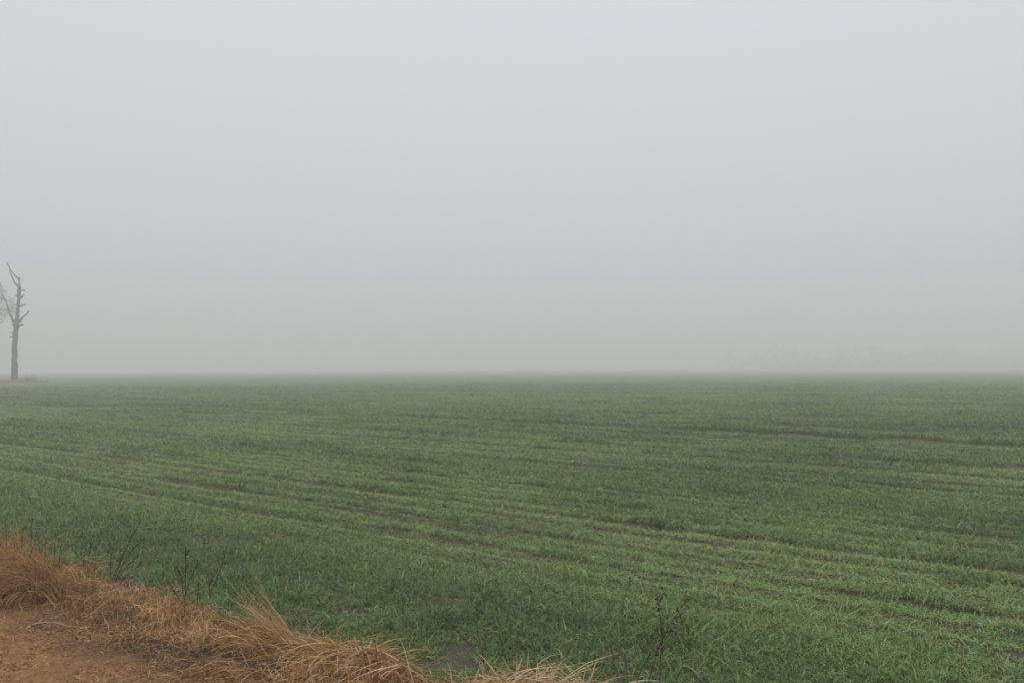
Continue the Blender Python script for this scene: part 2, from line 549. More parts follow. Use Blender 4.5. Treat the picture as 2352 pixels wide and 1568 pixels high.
def build_wheat():
    RMAX = 105.0
    rows = []
    D0, R0 = 1600.0, 8.0            # plants per square metre close by
    edges = np.concatenate([[3.0], np.geomspace(5.0, RMAX, 26)])
    half = 0.60
    chunks = []
    for r0, r1 in zip(edges[:-1], edges[1:]):
        rm = 0.5 * (r0 + r1)
        D = D0 * min(1.0, (R0 / rm) ** 1.16)
        ang = math.atan(0.74 + 1.6 / rm)
        left = ang + 0.17
        n = int(D * 0.5 * (ang + left) * (r1 * r1 - r0 * r0))
        r = np.sqrt(rng.uniform(r0 * r0, r1 * r1, n)); a = rng.uniform(-left, ang, n)
        x, y = r * np.sin(a), r * np.cos(a)
        # half of the plants stand close to a drill row
        p, s = ps(x, y)
        snap = rng.random(n) < 0.35 + 0.5 * sstep(4.6, 6.0, p)
        pr = (np.round(p / ROW) * ROW) + rng.normal(0, 0.028, n)
        p = np.where(snap, pr, p)
        x, y = xy(p, s)
        p, s, v, h, dens, lush, thin, near, lip = crop_fields(x, y)
        edge = 3.22 + 0.28 * (vn(s / 0.45, s * 0, 41) - 0.5) + 0.35 * np.exp(-((s + 3.3) / 0.5) ** 2)
        keep = (rng.random(n) < dens * sstep(RMAX, RMAX * 0.7, r)) & (p > edge + 0.10 * rng.normal(size=n))
        # worn bare spot at the field edge and the foot of the dead tree
        bx, by = at(1010, 1532)[:2]
        q = np.hypot((x - bx) / 0.30, (y - by) / 0.16)
        keep &= (q > 1 + 0.5 * (rng.random(n) - 0.5)) | (rng.random(n) < 0.05)
        x, y, r, h, v, lush, thin, near, p, lip = (q_[keep] for q_ in (x, y, r, h, v, lush, thin, near, p, lip))
        n = len(x)
        nb = 5 if rm < 14 else (4 if rm < 30 else 3)
        S = 3 if rm < 11 else (2 if rm < 28 else 1)
        idx = np.repeat(np.arange(n), nb)
        N = len(idx)
        spread = 0.010 + 0.0012 * r[idx]
        bxx = x[idx] + rng.normal(0, 1, N) * spread; byy = y[idx] + rng.normal(0, 1, N) * spread
        bz = height(bxx, byy) - 0.006
        az = rng.uniform(0, 2 * math.pi, N)
        el = np.clip(rng.normal(R(39) + R(8) * near[idx], R(19), N), R(4), R(88))
        L = h[idx] * np.exp(rng.normal(0.18, 0.28, N))
        L = L * (1 + 0.35 * near[idx] * (rng.random(N) < 0.35) * rng.random(N))
        Wd = 0.0037 * np.maximum(1.0, (r[idx] / R0) ** 0.72) * np.exp(rng.normal(0, 0.25, N))
        P = paths(np.stack([bxx, byy, bz], -1), dirs(az, el), L, S, 0.6 + 1.1 * rng.random(N), 0.06)
        tint = 0.43 + 0.21 * rng.normal(size=N) - 0.11 * lush[idx] + 0.12 * thin[idx] - 0.28 * lip[idx] + 0.30 * (vn(bxx / 2.5, byy / 2.5, 51) - 0.5) - 0.22 * (v[idx] - 0.45)  # lip term paints row shade into the tint: pale ridge tops, dark valleys
        tint = np.clip(tint, 0.0, 0.82)
        dead = rng.random(N) < 0.012 + 0.05 * thin[idx]
        tint = np.where(dead, rng.uniform(0.86, 1.0, N), tint)
        chunks.append(ribbon(P, Wd, tint, {1: PROF1, 2: PROF2, 3: PROF3}[S]))
    o = mesh_obj('wheat_grass', chunks, M_GREEN)
    tag(o, 'young green wheat growing in drill rows across the whole field', None, None, 'stuff')
    print('wheat verts', sum(len(c[0]) for c in chunks))


# ------------------------------------------------------------------ dry grass
DP = np.array([0.8, 1.0, 0.95, 0.8, 0.6, 0.12])
DP8 = np.array([0.8, 1.0, 1.0, 0.95, 0.9, 0.75, 0.55, 0.35, 0.1])


def strands(roots, az, el, L, W, droop, tint, curl=0.12, S=5, tube=False, kink=0.0, prof=None, cap=None):
    fl = height(roots[:, 0], roots[:, 1])
    P = paths(roots, dirs(az, el), L, S, droop, curl, fl, kink)
    if cap is not None:
        z = P[..., 2] - fl[:, None]
        over = np.maximum(z - cap, 0)
        P[..., 2] = fl[:, None] + np.minimum(z, cap) + 0.25 * cap * np.tanh(over / cap)
    if prof is None:
        prof = DP if S == 5 else DP8
    return tubes(P, W, tint, prof) if tube else ribbon(P, W, tint, prof)


def ground_pts(x, y, dz=-0.01):
    return np.stack([x, y, height(x, y) + dz], -1)


def build_verge():
    # the low fine dead grass along the track: nobody could count it
    ch = []
    N = 64000
    s = rng.uniform(-1.5, 13.0, N)
    p = 2.44 + 0.78 * rng.beta(1.5, 1.3, N) + 0.08 * (vn(s / 0.3, s * 0, 60) - 0.5)
    dn = vn(s / 0.16, p / 0.13, 61)
    keep = (rng.random(N) < 0.10 + 0.95 * sstep(0.3, 0.65, dn)) & (rng.random(N) < sstep(2.38, 2.62, p) + 0.15)
    p, s, dn = p[keep], s[keep], dn[keep]; N = len(p)
    x, y = xy(p, s)
    hgt = 0.022 + 0.085 * np.exp(-((p - 2.88) / 0.22) ** 2) * (0.25 + 1.3 * vn(s / 0.24, p / 0.2, 62) ** 1.5) + 0.05 * dn ** 2
    hgt = hgt * (0.7 + 0.4 * vn(s / 1.3, s * 0, 63)) * (1 - 0.3 * sstep(5.4, 6.2, s))
    # the tufts lean their own way
    az = 2 * math.pi * 1.5 * vn(s / 0.22, p / 0.2, 68) + rng.normal(0, 1.0, N)
    el = np.clip(rng.normal(R(55), R(22), N), R(0), R(88))
    L = hgt * np.exp(rng.normal(0.35, 0.35, N))
    tint = np.clip(0.46 + 0.22 * rng.normal(size=N) + 0.5 * (vn(s / 0.5, p / 0.2, 65) - 0.5), 0.0, 1)
    ch.append(strands(ground_pts(x, y), az, el, L, 0.0032 * np.exp(rng.normal(0, .3, N)), 0.55 + 0.9 * rng.random(N), tint, 0.28))
    # the flattened thatch under it, tinted dark to paint shade between the strands
    N = 17000
    s = rng.uniform(-1.5, 13.0, N); p = rng.uniform(2.46, 3.25, N)
    x, y = xy(p, s)
    ch.append(strands(ground_pts(x, y, 0.012), rng.uniform(0, 6.28, N), np.abs(rng.normal(0, R(10), N)), rng.uniform(0.06, 0.18, N),
                      0.0045 * np.exp(rng.normal(0, .3, N)), 0.9 + 0 * x, np.clip(0.08 + 0.15 * rng.normal(size=N), 0, 1), 0.2))
    # flattened bits towards the track
    N = 3600
    s = rng.uniform(-3.5, 13.0, N); p = 2.48 + rng.normal(0, 0.16, N)
    x, y = xy(p, s)
    keep = (vn(x / 0.25, y / 0.25, 66) > 0.38) & (p > 2.0)
    x, y = x[keep], y[keep]; N = len(x)
    ch.append(strands(ground_pts(x, y, 0.012), rng.uniform(0, 6.28, N), np.abs(rng.normal(R(8), R(15), N)), rng.uniform(0.04, 0.16, N),
                      0.0028 * np.exp(rng.normal(0, .3, N)), 0.8 + 0 * x, np.clip(0.35 + 0.25 * rng.normal(size=N), 0, 1), 0.25))
    # low skirt of it in front of the big matted clump
    N = 3800
    s = rng.uniform(4.9, 7.2, N); p = 2.40 + 0.32 * rng.random(N) ** 0.8
    x, y = xy(p, s)
    ch.append(strands(ground_pts(x, y, 0.005), rng.uniform(0, 6.28, N), np.clip(rng.normal(R(35), R(25), N), R(0), R(85)), rng.uniform(0.04, 0.14, N),
                      0.003 * np.exp(rng.normal(0, .3, N)), 1.0 + 0 * x, np.clip(0.34 + 0.22 * rng.normal(size=N), 0, 1), 0.25))
    N = 2600
    s = rng.uniform(2.2, 7.6, N); p = 2.5 - 0.38 * rng.random(N) ** 1.3
    x, y = xy(p, s)
    keep = vn(x / 0.10, y / 0.10, 69) > 0.60
    x, y = x[keep], y[keep]; N = len(x)
    ch.append(strands(ground_pts(x, y, 0.012), rng.uniform(0, 6.28, N), np.clip(rng.normal(R(30), R(25), N), R(0), R(80)), rng.uniform(0.03, 0.09, N),
                      0.0026 * np.exp(rng.normal(0, .3, N)), 1.0 + 0 * x, np.clip(0.34 + 0.25 * rng.normal(size=N), 0, 1), 0.25))
    # bits blown onto the track
    N = 2000
    s = rng.uniform(2.2, 7.8, N); p = 2.55 - 1.1 * rng.random(N) ** 1.5
    x, y = xy(p, s)
    ch.append(strands(ground_pts(x, y, 0.03), rng.uniform(0, 6.28, N), np.abs(rng.normal(0, R(6), N)), rng.uniform(0.02, 0.09, N),
                      0.0028 * np.exp(rng.normal(0, .3, N)), 0.6 + 0 * x, np.clip(0.4 + 0.3 * rng.normal(size=N), 0, 1), 0.15))
    # longer pale stalks across it
    N = 330
    s = rng.uniform(-3.5, 8.5, N); p = rng.normal(2.9, 0.17, N)
    x, y = xy(p, s)
    ch.append(strands(ground_pts(x, y, 0.03), rng.uniform(0, 6.28, N), rng.uniform(R(2), R(35), N), rng.uniform(0.12, 0.34, N),
                      0.0026 + 0 * x, 0.35 + 0.3 * rng.random(N), rng.uniform(0.7, 1, N), 0.05, 5, True, 0.8))
    o = mesh_obj('dry_grass', ch, M_DRY)
    tag(o, 'low fine tan dead grass along the edge of the dirt track', None, None, 'stuff')
    # dead straw bits lying in the field edge
    N = 900
    s = rng.uniform(-4, 8, N); p = 3.25 + np.abs(rng.normal(0, 0.22, N))
    x, y = xy(p, s)
    keep = vn(x / 0.35, y / 0.35, 67) > 0.45
    x, y = x[keep], y[keep]; N = len(x)
    c = strands(ground_pts(x, y, 0.01), rng.uniform(0, 6.28, N), rng.uniform(0, R(50), N), rng.uniform(0.04, 0.14, N), 0.0025 + 0 * x, 0.7 + 0 * x,
                rng.uniform(0.1, 0.8, N), 0.2)
    o = mesh_obj('straw_litter', [c], M_DRY)
    tag(o, 'scattered dead straw lying among the nearest wheat', None, None, 'stuff')


def mound(name, label, cat, c, axes, rot, N, L, az, az_sd, el, el_sd, W, droop, t0, t_sd, curl=0.12, hmax=0.0, kink=0.0, tube_part=0.25, group=None, S=8, cap=None):
    """one clump: strands rooted in an ellipse around c, swept towards az, over a dome hmax high"""
    u = np.sqrt(rng.random(N)); th = rng.uniform(0, 6.283, N)
    ex, ey = axes
    lx, ly = u * np.cos(th) * ex, u * np.sin(th) * ey
    cr, sr = math.cos(rot), math.sin(rot)
    x = c[0] + lx * cr - ly * sr; y = c[1] + lx * sr + ly * cr
    z = height(x, y) - 0.01 + hmax * (1 - u ** 2) * (0.35 + 0.65 * rng.random(N))
    a = rng.normal(az, az_sd, N); e = np.clip(rng.normal(el, el_sd, N), R(-10), R(88))
    Ls = L * np.exp(rng.normal(0, 0.3, N))
    t = np.clip(t0 + t_sd * rng.normal(size=N), 0, 1)
    Wd = W * np.exp(rng.normal(0, 0.3, N))
    dr = droop * np.exp(rng.normal(0, 0.3, N))
    roots = np.stack([x, y, z], -1)
    k = int(N * tube_part)
    r = np.zeros(N, bool); r[rng.permutation(N)[:k]] = True
    ch = []
    if k:
        ch.append(strands(roots[r], a[r], e[r], Ls[r], Wd[r] * 0.85, dr[r], np.clip(t[r] + 0.12, 0, 1), curl * 0.4, S, True, kink, cap=cap))
    ch.append(strands(roots[~r], a[~r], e[~r], Ls[~r], Wd[~r], dr[~r], t[~r], curl, S, False, kink, cap=cap))
    if name is None:
        return ch
    o = mesh_obj(name, ch, M_DRY)
    return tag(o, label, cat, group)


G_CLUMP = 'dead grass clumps along the field edge'


def join_mound(name, label, cat, parts, group=G_CLUMP):
    ch = []
    for kw in parts:
        ch += mound(None, None, None, **kw)
    return tag(mesh_obj(name, ch, M_DRY), label, cat, group)


def build_clumps():
    # big matted clump at the left edge, combed over towards the track
    a = at(95, 1378); b = at(0, 1385)
    join_mound('dry_grass_clump', 'large matted brown grass clump bent over at the left edge beside the track', 'grass clump', [
        dict(c=a, axes=(0.24, 0.14), rot=R(150), N=1500, L=0.46, az=R(205), az_sd=R(24), el=R(56), el_sd=R(12), W=0.0038, droop=0.85, t0=0.36, t_sd=0.2, curl=0.06, hmax=0.08, kink=0.7),
        dict(c=a, axes=(0.18, 0.12), rot=R(150), N=420, L=0.30, az=R(-25), az_sd=R(30), el=R(52), el_sd=R(16), W=0.0038, droop=0.7, t0=0.40, t_sd=0.2, curl=0.08, kink=0.7),
        dict(c=b, axes=(0.3, 0.2), rot=R(150), N=1300, L=0.42, az=R(215), az_sd=R(30), el=R(38), el_sd=R(14), W=0.0042, droop=0.6, t0=0.38, t_sd=0.2, curl=0.06, hmax=0.08, kink=0.7),
        dict(c=0.5 * (a + b), axes=(0.35, 0.2), rot=R(150), N=46, L=0.36, az=R(210), az_sd=R(40), el=R(16), el_sd=R(12), W=0.0040, droop=0.35, t0=0.88, t_sd=0.1, curl=0.02, hmax=0.22, tube_part=1.0),
    ])
    c = at(-20, 1318)
    join_mound('dry_grass_clump', 'fuzzy rust coloured grass clump behind the large matted one at the left edge', 'grass clump', [
        dict(c=c, axes=(0.36, 0.16), rot=R(140), N=1500, L=0.30, az=R(120), az_sd=R(90), el=R(66), el_sd=R(16), W=0.0036, droop=0.55, t0=0.40, t_sd=0.22, curl=0.16, kink=0.7)])
    c = at(203, 1314)
    join_mound('dry_grass_clump', 'small low rusty tuft standing alone in the green wheat left of the tall weeds', 'grass clump', [
        dict(c=c, axes=(0.10, 0.05), rot=0, N=260, L=0.13, az=R(-30), az_sd=R(60), el=R(50), el_sd=R(20), W=0.0036, droop=0.8, t0=0.28, t_sd=0.15, curl=0.06)])
    # tuft of straight stalks leaning left
    c = at(662, 1484)
    join_mound('dry_grass_clump', 'pale upright tuft of straight stalks leaning left beside the bright wheat', 'grass clump', [
        dict(c=c, axes=(0.07, 0.05), rot=0, N=150, L=0.30, az=R(168), az_sd=R(12), el=R(44), el_sd=R(7), W=0.0034, droop=0.10, t0=0.62, t_sd=0.2, curl=0.02, tube_part=0.4),
        dict(c=c + np.array([-0.10, -0.05, 0]), axes=(0.18, 0.08), rot=0, N=330, L=0.26, az=R(180), az_sd=R(25), el=R(28), el_sd=R(12), W=0.0036, droop=0.5, t0=0.5, t_sd=0.22, curl=0.08)])
    # flattened clump at the bottom edge
    r1 = at(640, 1535); r2 = at(800, 1545); r3 = at(900, 1590)
    sl = math.atan2(r3[1] - r1[1], r3[0] - r1[0])
    join_mound('dry_grass_clump', 'wide flattened orange grass clump at the bottom edge between track and wheat', 'grass clump', [
        dict(c=r2 + np.array([-0.05, 0.08, 0]), axes=(0.36, 0.06), rot=sl, N=520, L=0.28, az=R(182), az_sd=R(40), el=R(8), el_sd=R(7), W=0.0040, droop=0.25, t0=0.48, t_sd=0.22, curl=0.08, hmax=0.13, kink=1.2, cap=0.15),
        dict(c=r2 + np.array([0.0, 0.06, 0]), axes=(0.32, 0.06), rot=sl, N=520, L=0.27, az=sl, az_sd=R(40), el=R(6), el_sd=R(7), W=0.0040, droop=0.3, t0=0.50, t_sd=0.22, curl=0.08, hmax=0.13, kink=1.2, cap=0.15),
        dict(c=r2 + np.array([0.16, 0.0, 0]), axes=(0.26, 0.08), rot=sl, N=950, L=0.26, az=R(222), az_sd=R(48), el=R(6), el_sd=R(12), W=0.0038, droop=0.7, t0=0.38, t_sd=0.22, curl=0.06, hmax=0.13, kink=1.0, cap=0.15),
        dict(c=r1 + np.array([-0.1, -0.16, 0]), axes=(0.3, 0.08), rot=sl, N=260, L=0.22, az=R(200), az_sd=R(60), el=R(20), el_sd=R(20), W=0.0035, droop=0.7, t0=0.35, t_sd=0.2, curl=0.15),
        dict(c=r2 + np.array([0.05, -0.02, 0]), axes=(0.42, 0.12), rot=sl, N=75, L=0.26, az=R(218), az_sd=R(40), el=R(2), el_sd=R(8), W=0.0044, droop=0.15, t0=0.9, t_sd=0.1, curl=0.02, hmax=0.17, kink=0.9, cap=0.13, tube_part=1.0)])
    # loose straw heap at the bottom
    c = at(1235, 1600)
    join_mound('straw_heap', 'loose heap of pale criss-cross straw at the bottom edge in front of the wheat', 'straw heap', [
        dict(c=c + np.array([-0.1, -0.03, 0]), axes=(0.36, 0.12), rot=0, N=700, L=0.26, az=R(0), az_sd=R(80), el=R(4), el_sd=R(12), W=0.0038, droop=0.4, t0=0.45, t_sd=0.24, curl=0.04, hmax=0.10, kink=0.9, cap=0.11),
        dict(c=c, axes=(0.40, 0.14), rot=0, N=170, L=0.26, az=R(10), az_sd=R(35), el=R(5), el_sd=R(10), W=0.0045, droop=0.15, t0=0.88, t_sd=0.12, curl=0.02, hmax=0.12, kink=1.2, cap=0.13, tube_part=1.0),
        dict(c=c, axes=(0.42, 0.14), rot=0, N=130, L=0.24, az=R(170), az_sd=R(35), el=R(5), el_sd=R(12), W=0.0045, droop=0.15, t0=0.88, t_sd=0.12, curl=0.02, hmax=0.12, kink=1.2, cap=0.13, tube_part=1.0)], None)


# ------------------------------------------------------------------ dead weeds
def octa(centres, rad, tint):
    b = np.array([(1, 0, 0), (-1, 0, 0), (0, 1, 0), (0, -1, 0), (0, 0, 1.3), (0, 0, -1.3)], float)
    tri = np.array([(0, 2, 4), (2, 1, 4), (1, 3, 4), (3, 0, 4), (2, 0, 5), (1, 2, 5), (3, 1, 5), (0, 3, 5)])
    N = len(centres)
    V = centres[:, None] + b[None] * rad[:, None, None] * (1 + 0.3 * rng.normal(size=(N, 6, 3)))
    F = (np.arange(N) * 6)[:, None, None] + tri[None]
    return V.reshape(-1, 3), F.reshape(-1, 3), np.repeat(tint, 6)


def weed(label, Y, stems, r0=0.0022, group='dead weed stalks along the field edge'):
    """stems: list of (points on the 2352-wide picture from foot to tip, seeded share of the length, seeds, foot to ground?)"""
    first = stems[0][0][0]
    foot = at_y(first[0], first[1], Y)
    t = thing('dead_weed', label, 'weed', (foot[0], Y, hz(foot[0], Y)), group)
    for pts, share, nseed, rooted in stems:
        dy = rng.normal(0, 0.03)
        P = [at_y(px, py, Y + (dy * k / max(1, len(pts) - 1))) for k, (px, py) in enumerate(pts)]
        if rooted:
            g = np.array([P[0][0], Y, hz(P[0][0], Y) - 0.02])
            if P[0][2] > g[2] + 0.03:
                P = [g] + P
            else:
                P[0] = g
        n = len(P)
        rad = 0.85 * np.linspace(r0, r0 * 0.45, n)
        Q, rq = smooth_line(P, rad, 4, 0.5)
        st = mesh_obj('stem', limb_chunks([(Q, rq)], 5, rng.uniform(0.1, 0.5)), M_STEM, t)
        if nseed:
            k0 = int((1 - share) * (len(Q) - 1))
            f = k0 + (len(Q) - 1 - k0) * rng.random(nseed)
            i = np.minimum(f.astype(int), len(Q) - 2)
            fr = (f - i)[:, None]
            c = Q[i] * (1 - fr) + Q[i + 1] * fr
            off = unit(rng.normal(size=(nseed, 3))) * (0.004 + 0.034 * rng.random((nseed, 1)) ** 2.5)
            ch = [octa(c + off, 0.0032 * np.exp(rng.normal(0, 0.35, nseed)), rng.random(nseed))]
            PP = np.stack([c, c + off], 1)
            ch.append(tubes(PP, np.full(nseed, 0.0012), np.zeros(nseed), np.array([1.0, 0.8])))
            ch += limb_chunks([(Q[k0:], rq[k0:] * 1.15)], 5, 0.1)
            sh = mesh_obj('seed_head', ch, M_SEED)
            sh.parent = st
            sh.matrix_parent_inverse = Matrix.Identity(4)
    return t


def v1(*p):      # points of the lower left quarter crop -> 2352-wide picture
    return [(x * 0.293, 1110 + y * 0.293) for x, y in p]


def v2(*p):
    return [(536 + x * 0.293, 1110 + y * 0.293) for x, y in p]


def v5(*p):
    return [(842 + x * 0.1465, 1363 + y * 0.1465) for x, y in p]


def v6(*p):
    return [(1148 + x * 0.1953, 1301.5 + y * 0.1953) for x, y in p]


def build_weeds():
    weed('tall dark branching weed in the wheat behind the low tan grass, its tips leaning right', at(258, 1346)[1], [
        (v1((880, 800), (930, 660), (985, 520), (1035, 420), (1085, 335)), 0.6, 60, True),
        (v1((890, 810), (960, 640), (1040, 520), (1130, 425)), 0.4, 36, True),
        (v1((905, 800), (960, 690), (1050, 600), (1085, 565)), 0.5, 24, True),
        (v1((870, 790), (900, 700), (930, 640), (960, 560)), 0.5, 20, True),
        (v1((930, 830), (985, 730), (1080, 650), (1110, 600)), 0.4, 18, True),
        (v1((865, 740), (866, 650), (868, 590), (875, 540)), 0.6, 18, True)], 0.0030)
    weed('thin upright weed stems between the small rusty tuft and the tall branching weed', at(200, 1335)[1], [
        (v1((670, 770), (690, 640), (705, 520), (725, 400)), 0.4, 12, True),
        (v1((640, 760), (655, 640), (672, 480)), 0.4, 14, True),
        (v1((738, 760), (745, 640), (752, 490)), 0.35, 10, True)], 0.0024)
    weed('dark forked weed rising out of the middle of the low tan grass', at(424, 1440)[1], [
        (v1((1445, 1080), (1448, 900), (1455, 700), (1452, 560), (1455, 500)), 0.55, 50, True),
        (v1((1440, 900), (1428, 790), (1405, 700), (1380, 645)), 0.5, 40, False),
        (v1((1440, 960), (1390, 880), (1330, 790), (1300, 755)), 0.6, 26, False),
        (v1((1455, 880), (1490, 750), (1555, 625)), 0.4, 20, False),
        (v1((1545, 950), (1550, 870), (1556, 790)), 0.4, 10, False)], 0.0034)
    weed('slender weed with dark seed clusters in the wheat right of the forked weed', at(500, 1385)[1], [
        (v1((1640, 900), (1690, 770), (1740, 640), (1775, 500)), 0.55, 40, True),
        (v1((1650, 900), (1640, 800), (1690, 700), (1720, 650)), 0.7, 50, True)], 0.0024)
    weed('seedy weed stalk slanting left over the leaning pale tuft', at(660, 1480)[1] + 0.03, [
        (v1((2230, 1190), (2130, 1060), (2030, 930), (1930, 790)), 0.6, 60, True),
        (v1((2235, 1180), (2190, 1080), (2160, 980)), 0.4, 12, True)], 0.0030)
    weed('dark seedy weed spikes poking up behind the rust coloured clump at the left edge', at(60, 1320)[1], [
        (v1((45, 640), (50, 420), (40, 270)), 0.6, 36, True),
        (v1((240, 640), (245, 430), (252, 255)), 0.5, 36, True),
        (v1((165, 640), (170, 480), (185, 340)), 0.4, 16, True),
        (v1((425, 640), (428, 520), (432, 410)), 0.45, 18, True),
        (v1((350, 640), (355, 500), (365, 440)), 0.5, 18, True),
        (v1((300, 650), (310, 520), (296, 400)), 0.5, 16, True),
        (v1((110, 640), (112, 500), (100, 420)), 0.5, 16, True),
        (v1((465, 660), (470, 560), (482, 470)), 0.5, 12, True)], 0.0028)
    weed('thin black bare weed stems rising from the right end of the flattened clump', at(865, 1570)[1], [
        (v2((1135, 1520), (1128, 1400), (1110, 1260), (1040, 1110), (950, 960)), 0.2, 8, True),
        (v2((1060, 1500), (1030, 1380), (990, 1180), (980, 1080)), 0.2, 5, True)], 0.0024)
    weed('leaning brown weed and its straight neighbour behind the left part of the straw heap', at(1110, 1515)[1], [
        (v5((1860, 1080), (1640, 830), (1470, 640), (1280, 440)), 0.55, 34, True),
        (v5((1830, 980), (1745, 640), (1735, 400), (1730, 140)), 0.2, 6, True)], 0.0024)
    weed('single very thin tall weed stem at the right end of the straw heap', at(1441, 1575)[1], [
        (v6((1505, 1340), (1465, 950), (1450, 700), (1440, 520), (1480, 310), (1560, 130)), 0.12, 10, True),
        (v6((1400, 1340), (1340, 1100), (1310, 960)), 0.3, 6, True)], 0.0020)
    weed('tallest reddish brown branching weed in front of the wheat right of the straw heap', at(1515, 1600)[1], [
        (v6((1885, 1480), (1888, 1100), (1912, 850), (1895, 700), (1880, 540), (1850, 350)), 0.65, 46, True),
        (v6((1740, 1400), (1790, 1190), (1850, 990), (1925, 830), (2040, 620), (2110, 520), (2200, 360)), 0.6, 46, True),
        (v6((1600, 1420), (1640, 1260), (1720, 1100), (1810, 960)), 0.4, 14, True),
        (v6((1850, 1010), (1790, 950), (1715, 840), (1660, 790)), 0.6, 16, False),
        (v6((1890, 830), (1860, 760), (1840, 700)), 0.6, 14, False),
        (v6((1960, 770), (2005, 745), (2015, 720)), 0.5, 12, False),
        (v6((2060, 600), (2110, 575), (2140, 545)), 0.5, 12, False)], 0.0028)
    # broken stick lying at the edge of the track
    a, b = at(75, 1447), at(165, 1451)
    a[2] = b[2] = 0.035
    Q, rq = smooth_line([a, 0.6 * a + 0.4 * b + np.array([0, 0.01, 0.012]), b], [0.007, 0.008, 0.004], 5, 0.3)
    o = mesh_obj('broken_stick', limb_chunks([(Q, rq)], 6, 1.0), M_STEM)
    tag(o, 'brown broken stick lying on the edge of the dirt track below the matted clump', 'stick')


# ------------------------------------------------------------------ the trees in the fog
TY = at(42, 876)[1]


def tc(x, y):            # point of the tree crop -> metres in the tree's plane
    return at_y(x / 3.733 * 0.7656, (760 + y / 3.733) * 0.7656, TY)


